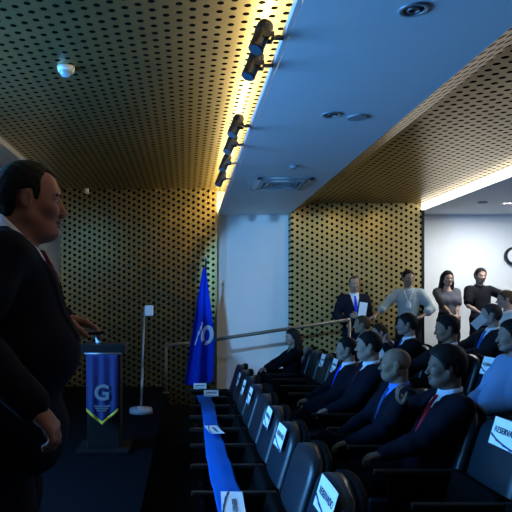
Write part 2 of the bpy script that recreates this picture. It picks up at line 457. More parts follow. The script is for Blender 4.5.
        if hair == 'long':
            for s in (-1, 1):
                F.chain([Th[0]@np.array((-.02, s*.078, .03))+hc, Th[0]@np.array((-.03, s*.082, -.08))+hc, nb+np.array((-.01, s*.095, .02)), nb+np.array((.05, s*.10, -.10))], [.022, .027, .030, .016], .02)
            F.chain([Th[0]@np.array((-.085, 0, .02))+hc, Th[0]@np.array((-.09, 0, -.1))+hc, nb+np.array((-.10, 0, -.08))], [.05, .06, .04], .04)
            for s in (-1, 1): F.chain([Th[0]@np.array((-.07, s*.045, .02))+hc, nb+np.array((-.08, s*.07, -.06))], [.045, .045], .04)
        for s in (-1, 1): F.lcap((.093, s*.015, .0175), (.083, s*.047, .0205), .0050, .0035, .002, 'u', Th)
        if mous:
            F.lcap((.103, -.001, -.053), (.092, -.026, -.060), .006, .004, .003, 'u', Th); F.lcap((.103, .001, -.053), (.092, .026, -.060), .006, .004, .003, 'u', Th)
        V, Q = F.mesh(); np_mesh('hair', V, Q, [cloth(haircol, .55)], root)
    # ---- trousers
    F = Field(mn, mx, h*1.1)
    F.ell((0, 0, .02), (.134, .170, .125), 0, 'u', To)
    for s in (-1, 1): leg(F, s, .008 if not female else .002, .97)
    F.ell((.0+belly*.5, 0, .12), (.120+belly*.8, .148+belly*.5, .07), .05, 'u', To)
    V, Q = F.mesh(); np_mesh('trousers', V, Q, [cloth(pants)], root)
    # ---- shoes
    for s in (-1, 1):
        F = Field(np.minimum(AN[s], TO[s])-.09, np.maximum(AN[s], TO[s])+.09, h)
        d = TO[s]-AN[s]; d[2] = 0; d /= np.linalg.norm(d)+1e-9
        F.cap(AN[s]-d*.04+np.array((0, 0, -.045)), TO[s], .038, .034, .02); F.cap(AN[s]-np.array((0, 0, .03)), AN[s]+np.array((0, 0, .01)), .042, .042, .03)
        F.F = np.maximum(F.F, (AN[s][2]-.088)-F.local((np.eye(3), np.zeros(3)))[2] if not (legs == 'crossed' and s == 1) else -1).astype(np.float32)
        V, Q = F.mesh(); np_mesh('shoe', V, Q, [M_['shoe']], root)
    # ---- upper clothes
    lo = np.minimum(mn, 0)+0; lo = mn.copy(); lo[2] = pz-.22
    hi = mx.copy(); hi[2] = nb[2]+.10
    cut = .95 if sleeves is True else .0
    def upper(g, sl):
        F = Field(lo, hi, h)
        torso(F, g)
        for s in (-1, 1):
            if sl == 'short':
                F.chain([SH[s], (SH[s]+EL[s])/2], [.060+g, .060+g], .05); F.cap((SH[s]+EL[s])/2, SH[s]+(EL[s]-SH[s])*.75, .056+g, .056+g, .02)
            elif sl == 'rolled':
                arm(F, s, g+.004, .25, .05)
            elif sl: arm(F, s, g+.004, .97, .05)
        F.cap(tp((0, 0, .43)), nb+np.array((0, 0, .02)), .075+g, .056+g, .04)
        return F
    def neckcut(F, hgt):    # trim the collar by a plane that dips towards the throat
        x, y, z = F.local((To[0], nb))
        F.F = np.maximum(F.F, (z+ncs*x-hgt-3*np.clip(np.abs(y)-.085, 0, 1)-3*np.clip(x-.16, 0, 1))*.9).astype(np.float32)
    if outfit == 'suit':
        # shirt with collar
        F = upper(.002, False); x, y, z = F.local(To)
        TF = F.F.copy()
        for s in (-1, 1): F.cap(WR[s]+(EL[s]-WR[s])*.25, WR[s]+(EL[s]-WR[s])*.02, .040, .037, 0)
        F.cap(nb+np.array((0, 0, -.05)), nb+np.array((.004, 0, .06)), .068*w+jowl*.6, .066*w+jowl*.6, .02)
        neckcut(F, .052)
        V, Q = F.mesh(); np_mesh('shirt', V, Q, [cloth(shirt, .7)], root)
        base = F
        # jacket
        F = upper(.016, False); x, y, z = F.local(To)
        F.ell((-.005+belly*.5, 0, -.06), (.145+belly*.4, .180+belly*.4, .10), .06, 'u', To)
        if not sit: F.ell((.010+belly*.5, 0, -.13), (.128+belly*.3, .172+belly*.2, .11), .05, 'u', To)
        v0 = .19; vw = np.clip((z-v0)/.27, 0, 1)*.062
        F0 = F.F.copy()
        band = np.maximum(np.maximum(np.abs(np.abs(y)-(vw+.022))-.022, v0+.01-z), z-.44)
        F.F = np.minimum(F.F, np.maximum(F0-.006, np.maximum(band, .03-x))).astype(np.float32)
        wedge = np.maximum(np.maximum(np.abs(y)-vw, v0-z), .01-x)
        F.F = np.maximum(F.F, -wedge).astype(np.float32)
        neckcut(F, .028+.01*(ncs > .5))
        for s in (-1, 1): arm(F, s, .020, .97, .035)
        V, Q = F.mesh(); np_mesh('jacket', V, Q, [cloth(top)], root)
        if tie:
            x, y, z = base.local(To)
            tw = np.interp(z, [.10, .40, .455, .485], [.040, .022, .016, .022])
            G = Field(lo, hi, h); G.F = np.maximum(np.maximum(TF-.011, np.abs(y)-tw), np.maximum(.05-z, np.maximum(z-.485, .02-x))).astype(np.float32)
            V, Q = G.mesh()
            if len(Q): np_mesh('tie', V, Q, [cloth(tie, .6)], root)
    else:
        F = upper(.012, {'shirt': True, 'polo': 'short', 'rolled': 'rolled'}[outfit])
        F.ell((0, 0, -.01), (.135+belly*.7, .165+belly*.5, .09), .05, 'u', To)
        if not female: F.cap(nb+np.array((0, 0, -.04)), nb+np.array((.004, 0, .05)), .070*w, .070*w, .02)
        neckcut(F, .040 if not female else -.005)
        V, Q = F.mesh(); np_mesh('shirt', V, Q, [cloth(top, .8)], root)
        if lanyard or badge:
            base = F; x, y, z = base.local(To)
            G = Field(lo, hi, min(h, .008)) if False else Field(lo, hi, h)
            q = np.abs(np.abs(y)-np.clip((z-.28)/.2, 0, 1)*.06)-.008
            b = np.maximum(np.abs(y)-.035, np.abs(z-.25)-.045)
            G.F = np.maximum(base.F-.011, np.maximum(np.minimum(np.maximum(q, np.maximum(.28-z, z-.49)), b), .02-x)).astype(np.float32)
            V, Q = G.mesh()
            if len(Q): np_mesh('lanyard_badge', V, Q, [cloth(lanyard or (.7, .72, .75), .5)], root)
    root['_wr'] = 0; del root['_wr']
    return root, hands, hc
# ------------------------------------------------------------------ the room
def sbox(name, lo, hi, m, bevel=0.0):
    b = B(); box(b, lo, hi); return fin(name, b, m, kind='structure', bevel=bevel)
XL, XR, YB, YF = -3.6, 8.2, -3.4, 9.98
ZL, ZW, ZR = 3.50, 3.11, 3.26
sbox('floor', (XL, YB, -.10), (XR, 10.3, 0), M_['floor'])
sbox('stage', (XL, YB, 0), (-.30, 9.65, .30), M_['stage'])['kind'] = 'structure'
for i, x in enumerate((.95, 1.90, 2.85, 3.80)):
    sbox('trim_%d' % (i+1), (x, YB, .12*i+.0), (XR, 8.42, .12*(i+1)), M_['floor'])
b = B(); prism(b, [(.05, 8.43, 0), (4.55, 8.43, 0), (4.55, 8.43, .48), (1.0, 8.43, .13), (.05, 8.43, .01)], (0, 1.2, 0)); box(b, (4.55, 8.43, 0), (XR, 9.96, .48))
fin('ramp', b, M_['floor'], kind='structure')
# ceilings, one prism along the hall for each profile
sbox('ceiling', (-2.05, YB, ZL), (.68, 9.97, ZL+.05), M_['pceil'])
sbox('ceiling_white', (.56, YB, ZW), (1.70, 10.2, ZW+.03), M_['whitec'])
b = B(); prism(b, [(1.70, YB, ZW), (2.00, YB, ZR), (3.80, YB, ZR), (3.80, YB, ZR+.06), (1.98, YB, ZR+.06), (1.66, YB, ZW+.06)], (0, 9.70-YB, 0))
fin('ceiling_bronze', b, M_['pceilr'], kind='structure')
ZB = 3.15
sbox('ceiling_back', (3.85, YB, ZB), (XR, 10.3, ZB+.06), M_['whitec'])
sbox('ceiling_stage', (XL, YB, 3.45), (-2.09, 10.3, 3.5), M_['whitec'])
sbox('ceiling_roof', (XL-.1, YB-.1, 3.62), (XR+.1, 10.5, 3.70), M_['black'])
# fascias
sbox('fascia_left', (-2.09, YB, 3.43), (-2.05, 9.98, 3.6), M_['trimw'])
sbox('fascia_cove', (.68, YB, ZW+.03), (.71, 9.97, 3.6), M_['cream'])
sbox('trim_5', (.53, YB, ZW), (.555, 9.97, ZW+.045), M_['trimw'])      # upstand that hides the LED line
# walls
sbox('wall_front', (.40, YF, 0), (1.75, YF+.1, 3.6), M_['white'])
b = B(); prism(b, [(-2.03, 9.70, 0), (.50, 9.70, 0), (.50, 9.70, 3.5), (-2.03, 9.70, 3.5)], (0, .27, 0)); fin('wall_perforated', b, M_['pwall'], kind='structure')
b = B(); prism(b, [(1.70, 9.70, 0), (3.81, 9.70, 0), (3.81, 9.70, ZR), (2.0, 9.70, ZR), (1.70, 9.70, ZW)], (0, .27, 0)); fin('wall_bronze', b, M_['pwallr'], kind='structure')
sbox('trim_7', (3.812, 9.69, 0), (3.85, 10.2, ZB), M_['black'])
sbox('wall_back', (3.70, 10.2, 0), (XR, 10.3, 3.6), M_['white'])
sbox('wall_stage', (XL, 9.98, 0), (-2.0, 10.08, 3.6), M_['white'])
sbox('wall_left', (XL-.1, YB, 0), (XL, 10.3, 3.6), M_['white'])
sbox('wall_right', (XR, YB, 0), (XR+.1, 10.3, 3.6), M_['white'])
sbox('wall_rear', (XL, YB-.1, 0), (XR, YB, 3.6), M_['black'])
b = B(); box(b, (-2.98, 9.93, .30), (-2.10, 9.975, 2.42)); d = fin('door_1', b, M_['door'], kind='structure', bevel=.004)
b = B(); tube(b, (-2.20, 9.88, 1.95), (-2.20, 9.88, 2.30), .012); tube(b, (-2.20, 9.88, 2.0), (-2.20, 9.94, 2.0), .008); tube(b, (-2.20, 9.88, 2.25), (-2.20, 9.94, 2.25), .008)
fin('door_handle', b, M_['grey'], d, smooth=True)
# light lines
b = B(); box(b, (.575, YB+.2, ZW+.031), (.615, 9.94, ZW+.037))
o = fin('cove_light', b, M_['led']); tag(o, 'warm light line along the inner edge of the blue-lit ceiling strip', 'light strip')
b = B(); box(b, (3.80, YB+.2, ZB+.004), (3.848, 9.94, ZR-.004))
o = fin('ceiling_light_panel', b, M_['strip']); tag(o, 'long bright white light band between bronze ceiling and back ceiling', 'light strip')
# ------------------------------------------------------------------ ceiling fittings
def downlight(x, y, z, r, lit, label, group=None):
    t = thing('downlight', label, 'ceiling light', (x, y, z), 0, group)
    b = B(); ring(b, (0, 0, -.008), r*.74, r, .008); fin('rim', b, M_['trimw'] if lit else M_['dl_ring'], t, True)
    b = B(); tube(b, (0, 0, -.003), (0, 0, 0), r*.74, seg=24); fin('lens', b, M_['dl_on' if lit else 'dl_off'], t)
    b = B(); ring(b, (0, 0, -.010), r*.30, r*.42, .006); fin('reflector_ring', b, M_['grey'], t, True)
downlight(1.115, 2.94, ZW, .072, False, 'round recessed downlight nearest the camera in the blue-lit ceiling')
downlight(1.115, 4.60, ZW, .075, False, 'small recessed downlight left of a round grey ceiling disc')
b = B(); tube(b, (1.33, 4.66, ZW-.012), (1.33, 4.66, ZW), .075, .08, seg=28)
tag(fin('ceiling_speaker', b, M_['vent'], None), 'flat round grey disc on the blue-lit ceiling beside a downlight', 'ceiling speaker')
b = B(); tube(b, (1.14, 6.35, ZW-.03), (1.14, 6.35, ZW), .035, .045, seg=20)
tag(fin('smoke_detector', b, M_['vent']), 'tiny round detector on the blue-lit ceiling just before the vent', 'smoke detector')
t = thing('air_vent', 'square grey air vent in the blue-lit ceiling near the far wall', 'vent', (1.16, 7.3, ZW))
b = B()
for s in (-1, 1): box(b, (s*.30-.03, -.36, -.018), (s*.30+.03, .36, 0)); box(b, (-.33, s*.33-.03, -.018), (.33, s*.33+.03, 0))
fin('frame', b, M_['dl_ring'], t, bevel=.003)
b = B()
for k in range(4):
    q = .24-k*.06
    for s in (-1, 1): box(b, (s*q-.018, -q, -.030+k*.003), (s*q+.006, q, -.012)); box(b, (-q, s*q-.018, -.030+k*.003), (q, s*q+.006, -.012))
fin('louvre', b, M_['vent'], t)
downlight(4.82, 9.0, ZB, .075, True, 'lit round downlight in the white ceiling over the back rows')
b = B(); tube(b, (4.40, 8.9, ZB-.02), (4.40, 8.9, ZB), .06, .07, seg=20)
tag(fin('smoke_detector', b, M_['vent']), 'small round detector on the white back ceiling near the light band', 'smoke detector')
t = thing('security_camera', 'white dome security camera on the perforated ceiling over the speaker', 'camera', (-.934, 4.67, ZL))
b = B(); tube(b, (0, 0, -.035), (0, 0, 0), .062, .070, seg=28); fin('mount', b, M_['dome'], t, True)
F = Field((-.07, -.07, -.1), (.07, .07, 0), .006); F.ell((0, 0, -.035), (.052, .052, .045), 0); V, Q = F.mesh(); np_mesh('dome', V, Q, [mat('smoked_dome', (.30, .45, .55), .1, spec=.8)], t)
t = thing('motion_sensor', 'small white sensor at the top of the perforated wall behind the speaker', 'sensor', (-1.60, 9.69, 3.50))
b = B(); box(b, (-.032, -.05, -.085), (.032, .005, -.005)); fin('housing', b, M_['dome'], t, bevel=.014)
b = B(); tube(b, (0, -.062, -.05), (0, -.048, -.05), .018, .022, seg=16); fin('lens', b, M_['dome'], t, True)
# wall clock on the back wall
t = thing('wall_clock', 'round dark-rimmed clock high on the white back wall at the right edge', 'clock', (5.55, 10.19, 2.44))
b = B(); tube(b, (0, 0, 0), (0, -.05, 0), .155, seg=32); fin('case', b, M_['black'], t)
b = B(); tube(b, (0, -.045, 0), (0, -.053, 0), .115, seg=32); fin('face', b, M_['white'], t)
b = B(); box(b, (-.006, -.058, 0), (.006, -.055, .085)); box(b, (0, -.058, -.006), (.06, -.055, .006)); fin('hand', b, M_['ink'], t)
# spotlights on the cove fascia
spots = [(3.27, 'nearest of the black spotlights on the warm fascia'), (3.66, 'second black spotlight from the camera on the warm fascia'),
         (4.93, 'third black spotlight from the camera on the warm fascia'), (5.50, 'fourth black spotlight from the camera, in the bunched far group'),
         (6.25, 'fifth black spotlight from the camera, in the bunched far group'), (7.05, 'farthest black spotlight on the warm fascia')]
first = None
for y, lab in spots:
    if first is None:
        t = first = thing('spotlight', lab, 'spotlight', (.42, y, ZW-.02), 0, 'spotlights along the cove')
        ax = Vector((-.36, -.26, -.90)).normalized(); c = Vector((-.012, 0, .028)); a = c-ax*.085; e = c+ax*.085
        b = B(); tube(b, a, e, .043, .043, 24); tube(b, a-ax*.012, a, .034, .043, 24); hs = fin('housing', b, M_['black'], t)
        b = B(); tube(b, e, e+ax*.006, .036, .036, 24); fin('lens', b, M_['lens'], hs)
        b = B()
        for k in range(5): p = a+ax*(.012+k*.012); tube(b, p, p+ax*.004, .047, .047, 24)
        fin('cooling_fins', b, M_['black'], hs)
        b = B(); box(b, (-.005, -.052, .012), (.05, -.045, .036)); box(b, (-.005, .045, .012), (.05, .052, .036)); box(b, (.045, -.052, .010), (.055, .052, .038)); box(b, (.05, -.012, .016), (.112, .012, .032)); fin('bracket', b, M_['black'], t)
    else:
        t = copy_tree(first); t.location = (.42, y, ZW-.02); t['label'] = lab
        t.rotation_euler = (0, 0, random.uniform(-.12, .12))
# ------------------------------------------------------------------ hand rail by the ramp
t = thing('handrail', 'long metal handrail rising to the right along the ramp', 'railing', (0, 0, 0))
P = [(-.30, 9.0, 1.02), (.05, 9.0, 1.045), (2.45, 9.0, 1.40)]
b = B()
for i in range(2): tube(b, P[i], P[i+1], .026)
for p in P: bmesh.ops.transform(b, matrix=Matrix.Translation(p), verts=bmesh.ops.create_uvsphere(b, u_segments=12, v_segments=8, radius=.026)['verts'])
fin('top_rail', b, M_['rail'], t, True)
for x, z0, z1 in ((-.30, .30, 1.02), (2.45, .26, 1.40)):
    b = B(); tube(b, (x, 9.0, z0), (x, 9.0, z1), .022); tube(b, (x, 9.0, z0), (x, 9.0, z0+.012), .05); fin('post', b, M_['rail'], t, True)
# ------------------------------------------------------------------ stage furniture
t = thing('floor_stand', 'slim grey stand with a white box head and round base on the stage', 'stand', (-.555, 7.4, .30))
b = B(); tube(b, (0, 0, 0), (0, 0, .06), .145, .138, 32); tube(b, (0, 0, .06), (0, 0, .08), .05, .03, 20); fin('base', b, M_['vent'], t, True)
b = B(); tube(b, (0, 0, .05), (.045, 0, 1.30), .011); tube(b, (0, 0, .05), (.02, 0, .55), .015); fin('pole', b, M_['grey'], t, True)
b = B(); box(b, (.05, -.045, 1.20), (.15, .045, 1.325)); tube(b, (.04, 0, 1.29), (.08, 0, 1.29), .012); fin('lamp_head', b, M_['lampw'], t, bevel=.012)
LX, LY = -.755, 5.6
t = thing('lectern', 'dark lectern on the stage with a blue pennant hanging on its front', 'lectern', (LX, LY, .30))
b = B(); box(b, (-.15, -.10, .03), (.15, .14, .90)); fin('column', b, M_['lectern'], t, bevel=.01)
b = B(); box(b, (-.24, -.20, 0), (.24, .22, .035)); fin('foot', b, M_['lectern'], t, bevel=.008)
b = B(); box(b, (-.20, -.17, .90), (.20, .20, .985)); fin('reading_top', b, M_['lectern'], t, bevel=.01)
b = B(); tube(b, (-.165, -.185, .905), (.175, -.185, .905), .008); fin('pennant_rod', b, M_['grey'], t, True)
t = thing('pennant', 'royal blue pennant with a white G and yellow trim hanging on the lectern', 'pennant', (LX, LY-.186, 1.20))
def strip_cloth(bm, f, us, vs, off=0.0, th=.004):
    g = [[bm.verts.new(f(u, v, off)) for u in us] for v in vs]; g2 = [[bm.verts.new(f(u, v, off-th)) for u in us] for v in vs]
    for j in range(len(vs)-1):
        for i in range(len(us)-1):
            bm.faces.new((g[j][i], g[j][i+1], g[j+1][i+1], g[j+1][i])); bm.faces.new((g2[j][i], g2[j+1][i], g2[j+1][i+1], g2[j][i+1]))
    n = len(vs)-1; m = len(us)-1
    for j in range(n): bm.faces.new((g[j][0], g[j+1][0], g2[j+1][0], g2[j][0])); bm.faces.new((g[j][m], g2[j][m], g2[j+1][m], g[j+1][m]))
    for i in range(m): bm.faces.new((g[0][i], g2[0][i], g2[0][i+1], g[0][i+1])); bm.faces.new((g[n][i], g[n][i+1], g2[n][i+1], g2[n][i]))
def pen(u, v, off):     # u -1..1, v 0 top .. 1 bottom edge (V-shaped)
    zb = -.61+.12*abs(u)
    return (u*.143, -.012-.006*math.sin(u*9+.6)*(.4+v)-.002-off, zb*v)
us = [i/24-1 for i in range(49)]; vs = [j/20 for j in range(21)]
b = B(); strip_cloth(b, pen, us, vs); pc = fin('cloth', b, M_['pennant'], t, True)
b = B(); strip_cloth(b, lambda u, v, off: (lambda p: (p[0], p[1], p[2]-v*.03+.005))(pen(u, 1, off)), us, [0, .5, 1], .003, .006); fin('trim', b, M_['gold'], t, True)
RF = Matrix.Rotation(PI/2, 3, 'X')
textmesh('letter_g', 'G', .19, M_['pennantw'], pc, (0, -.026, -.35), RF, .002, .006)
b = B()
random.seed(9)
for j, zz in enumerate((-.47, -.49, -.51)):
    x = -.07+.012*j
    while x < .075-.02*j: wd = random.uniform(.008, .02); box(b, (x, -.0245, zz), (x+wd, -.0225, zz+.012)); x += wd+.006
fin('small_lettering', b, M_['pennantw'], pc)
t = thing('water_glass', 'small pale glass standing on the lectern top', 'glass', (LX+.01-.07, LY-.02, 1.286))
F = Field((-.05, -.05, -.01), (.05, .05, .12), .005); F.cap((0, 0, .02), (0, 0, .10), .026, .030, 0); F.F = np.maximum(F.F, -F.local((np.eye(3), np.zeros(3)))[2]).astype(np.float32); V, Q = F.mesh()
np_mesh('tumbler', V, Q, [M_['glass']], t)
# ------------------------------------------------------------------ flag on its pole
FX, FY = .20, 8.0
t = thing('flag_pole', 'tall dark flag pole standing beside the wall corner behind the front seats', 'flag pole', (FX+.065, FY+.01, 0))
b = B(); tube(b, (0, 0, .04), (0, 0, 2.22), .013); fin('pole', b, M_['black'], t, True)
b = B(); tube(b, (0, 0, 0), (0, 0, .04), .16, .14, 28); fin('base', b, M_['black'], t, True)
b = B(); tube(b, (0, 0, 2.22), (0, 0, 2.30), .022, .002, 12); fin('finial', b, M_['grey'], t, True)
def fl(u, v, off):      # draped flag, hanging from its tip in deep folds
    wl = .02+.20*v**.9; wr = .015+.155*min(1, v*1.6)
    x = -wl*(-u) if u < 0 else wr*u
    x = x+.045*(1-v)
    dep = (.055*v+.012)*math.cos(u*6.2+.6+.5*v)+.02*v*math.cos(u*13+v*3)
    zb = .54+.12*max(0, u-.1)**1.2+.05*max(0, -u-.3)
    return (x, -.06-dep-off, 2.12+(zb-2.12)*v)
t = thing('flag', 'royal blue flag with a white ring emblem hanging in folds by the rail', 'flag', (FX, FY, 0))
b = B(); strip_cloth(b, fl, [i/40-1 for i in range(81)], [j/40 for j in range(41)]); fc = fin('cloth', b, M_['flag'], t, True)
def flagmark(name, pts, wid, u0=0):
    bm = B(); L = []
    for k, (u, v) in enumerate(pts):
        a = pts[max(k-1, 0)]; c = pts[min(k+1, len(pts)-1)]
        du = (c[0]-a[0])*.17; dv = -(c[1]-a[1])*1.55; n = math.hypot(du, dv)+1e-9
        nu, nv = -dv/n*wid/.17, du/n*wid/-1.55
        L.append([bm.verts.new(fl(u+nu*s/2, v+nv*s/2, o)) for s, o in ((-1, .006), (-.33, .009), (.33, .009), (1, .006))]+[bm.verts.new(fl(u+nu*s/2, v+nv*s/2, .002)) for s in (1, -1)])
    for a, c in zip(L, L[1:]):
        n = len(a)
        for i in range(n): bm.faces.new((a[i], a[(i+1) % n], c[(i+1) % n], c[i]))
    bm.faces.new(L[0]); bm.faces.new(list(reversed(L[-1])))
    return fin(name, bm, M_['flagw'], fc, True)
arc = [(.38+.62*.62*math.cos(math.radians(a)), .575-.046*math.sin(math.radians(a))*1.45) for a in range(215, -125, -9)]
flagmark('ring_emblem', arc, .052)
for k, (u, v0, v1) in enumerate(((-.62, .60, .655), (-.50, .53, .60), (-.34, .49, .56), (-.2, .455, .52))):
    flagmark('emblem_stroke', [(u+.12*q, v0+(v1-v0)*(1-q)) for q in (0, .25, .5, .75, 1)], .018)
# ------------------------------------------------------------------ auditorium seats (facing -x)
def backx(z): return .600-.30*(.935-z)
def seat(name_z=0):
    t = thing('auditorium_seat', '', 'seat')
    # padded back: rounded panel that leans away
    def panel(x0, x1, zlo, zhi, wy, rnd, ex=0.0, nseg=16):
        bm = B(); pr = []
        for j in range(9):
            v = j/8; z = zlo+(zhi-zlo)*v
            top = max(0, (z-(zhi-.10))/.10); wd = wy*(1-.20*top**2.2)
            row = []
            for i in range(nseg+1):
                u = i/nseg*2-1; bulge = ex*(1-u*u)*(1-.5*abs(2*v-1))
                row.append((u, z-.035*top*(u*u), wd, bulge))
            pr.append(row)
        F_ = [[bm.verts.new((backx(z)+x0-bl+rnd*(abs(u) > .99), u*wd, z)) for u, z, wd, bl in row] for row in pr]
        K_ = [[bm.verts.new((backx(z)+x1-rnd*(abs(u) > .99), u*wd, z)) for u, z, wd, bl in row] for row in pr]
        for j in range(8):
            for i in range(nseg):
                bm.faces.new((F_[j][i], F_[j][i+1], F_[j+1][i+1], F_[j+1][i])); bm.faces.new((K_[j][i], K_[j+1][i], K_[j+1][i+1], K_[j][i+1]))
            bm.faces.new((F_[j][0], F_[j+1][0], K_[j+1][0], K_[j][0])); bm.faces.new((F_[j][-1], K_[j][-1], K_[j+1][-1], F_[j+1][-1]))
        for i in range(nseg):
            bm.faces.new((F_[8][i], F_[8][i+1], K_[8][i+1], K_[8][i])); bm.faces.new((F_[0][i], K_[0][i], K_[0][i+1], F_[0][i+1]))
        return bm
    fin('backrest', panel(0, .062, .44, .955, .238, .014, .016), M_['leather'], t, True, bevel=0)
    fin('back_shell', panel(.064, .092, .36, .965, .252, .006, 0), M_['shell'], t, True)
    return t
def seat_pan(t, up):
    b = B()
    if up: box(b, (-.22, -.235, -.045), (.22, .235, .045))
    else: box(b, (-.22, -.235, -.045), (.22, .235, .045))
    bmesh.ops.bevel(b, geom=list(b.edges), offset=.022, segments=3, profile=.6, affect='EDGES')
    for v in b.verts: v.co.z += .012*(1-min(1, (v.co.y/.235)**2)) if v.co.z > 0 else 0
    R = Matrix.Rotation(-1.22, 4, 'Y') if up else Matrix.Rotation(.06, 4, 'Y')
    if up: b.transform(Matrix.Translation((.425, 0, .43)) @ Matrix.Rotation(PI/2+.27, 4, 'Y'))
    else: b.transform(Matrix.Translation((.235, 0, .405)) @ R)
    fin('seat_pan', b, M_['shell' if up else 'leather'], t, True)
def arm_unit():
    t = thing('armrest', '', 'armrest')
    b = B(); box(b, (.03, -.020, .605), (.50, .020, .637)); fin('arm_pad', b, M_['arm'], t, bevel=.009)
    b = B(); prism(b, [(.14, -.014, .02), (.42, -.014, .02), (.50, -.014, .604), (.10, -.014, .604)], (0, .028, 0)); fin('side_panel', b, M_['shell'], t, bevel=.004)
    b = B(); box(b, (.12, -.03, 0), (.46, .03, .02)); fin('foot_plate', b, M_['black'], t)
    return t
protoU = seat(); seat_pan(protoU, True)
protoD = seat(); seat_pan(protoD, False)
protoA = arm_unit()
used = {}
def place(proto, loc, label, group):
    if id(proto) not in used: used[id(proto)] = 1; t = proto
    else: t = copy_tree(proto)
    t.location = loc; t['label'] = label; t['group'] = group
    return t
ORD = ['nearest', 'second', 'third', 'fourth', 'fifth', 'sixth', 'seventh', 'eighth', 'ninth', 'tenth', 'eleventh', 'twelfth']
ROWX = [0, 1.00, 1.95, 2.90, 3.85]
ROWN = ['front row', 'second row', 'third row', 'fourth row', 'fifth row']
ks = [range(-1, 9), range(0, 11), range(1, 10), range(3, 9), range(7, 11)]
occ = {1: {2, 3, 5, 6, 10}, 2: {3, 5, 7, 8, 9}, 3: {7}, 4: {9, 10}}
SY = lambda k, r: 2.47+.5475*k+(.27 if r == 2 else 0)
for r in range(5):
    for n, k in enumerate(ks[r]):
        o = k in occ.get(r, ())
        place(protoD if o else protoU, (ROWX[r], SY(k, r), .12*r),
              ('dark leather seat with %s, %s from the camera in the %s' % ('a person in it' if o else 'its pan folded up', ORD[n], ROWN[r])), 'seats of the '+ROWN[r])
    for n, k in enumerate(list(ks[r])+[ks[r][-1]+1]):
        place(protoA, (ROWX[r], SY(k, r)-.274, .12*r), 'dark armrest panel, %s from the camera in the %s' % (ORD[n], ROWN[r]), 'armrests of the '+ROWN[r])
# ------------------------------------------------------------------ reserved signs taped to the backs
TH = math.atan(.30)
# paper frame: text right = -y, text up = along the back, normal = towards -x
RS = Matrix((Vector((0, -1, 0)), Vector((math.sin(TH), 0, math.cos(TH))), Vector((-math.cos(TH), 0, math.sin(TH))))).transposed()
def sign(x, y, z, w, h, R, label, group, roll=0.0, txt=True, name='reserved_sign'):
    t = thing(name, label, 'paper sign', (x, y, z), 0, group)
    R = R @ Matrix.Rotation(roll, 3, 'Z')
    b = B(); n = 12
    for i in range(n):
        u0, u1 = -w/2+w*i/n, -w/2+w*(i+1)/n; f = lambda u: .004*(2*u/w)**2
        v = [b.verts.new(R @ Vector(p)) for p in ((u0, -h/2, f(u0)), (u1, -h/2, f(u1)), (u1, h/2, f(u1)), (u0, h/2, f(u0)), (u0, -h/2, f(u0)+.0012), (u1, -h/2, f(u1)+.0012), (u1, h/2, f(u1)+.0012), (u0, h/2, f(u0)+.0012))]
        for q in ((0, 1, 2, 3), (4, 5, 6, 7), (0, 1, 5, 4), (2, 3, 7, 6)) + (((0, 3, 7, 4),) if i == 0 else ()) + (((1, 2, 6, 5),) if i == n-1 else ()): b.faces.new([v[a] for a in q])
    bmesh.ops.remove_doubles(b, verts=b.verts, dist=1e-5)
    sh = fin('sheet', b, M_['paper'], t)
    if txt: textmesh('lettering', 'RESERVADO', min(w*.165, h*.30), M_['ink'], sh, R @ Vector((0, h*.06, .0042)), R, .0004, .0006)
    b = B(); pts = [(-w*.48, -h*.10), (-w*.30, -h*.24), (-w*.05, -h*.34), (w*.2, -h*.40), (w*.47, -h*.42)]
    for (a0, b0), (a1, b1) in zip(pts, pts[1:]):
        q = [(a0, b0), (a1, b1), (a1, b1-h*.055), (a0, b0-h*.085)]
        prism(b, [R @ Vector((a, c, .0036+.004*(2*a/w)**2-.002)) for a, c in q], R @ Vector((0, 0, .002)))
    fin('swoosh', b, M_['navyink'], sh)
    return t
BX = lambda z: backx(z)-.024
SG = 'reserved signs on the seat backs'
fs = [(0, .885, .27, .135, 'nearest empty front-row seat, at the bottom of the photo', .0, 0), (2, .878, .25, .135, 'third front-row seat back, beyond a bare one', .0, .03),
      (3, .885, .21, .13, 'fourth front-row seat back from the camera', 0, -.02), (5, .86, .20, .14, 'sixth front-row seat back, nearest of the far trio', 0, .0),
      (6, .855, .18, .14, 'seventh front-row seat back, middle of the far trio', 0, .05), (7, .855, .17, .14, 'eighth front-row seat back, farthest of the far trio', 0, 0)]
for k, z, w, h, lab, _, rl in fs:
    sign(BX(z), SY(k, 0)-(.07 if k == 0 else .02), z, w, h, RS, 'white reserved sign taped to the '+lab, SG, rl)
for r, k, z, w, h, lab in ((1, 1, .905, .27, .14, 'empty second-row seat at the right bottom corner'), (1, 7, .88, .18, .15, 'empty second-row seat beside the seated men, nearer of two'),
                          (1, 8, .88, .17, .15, 'empty second-row seat nearer the woman, farther of two'), (2, 4, .88, .22, .15, 'third-row seat beside the man in the light blue shirt')):
    sign(ROWX[r]+BX(z), SY(k, r)-(.09 if k == 1 else -.04 if r == 2 else 0), .12*r+z+(.02 if r == 2 else 0), w, h, RS, 'white reserved sign taped to the '+lab, SG, 0)
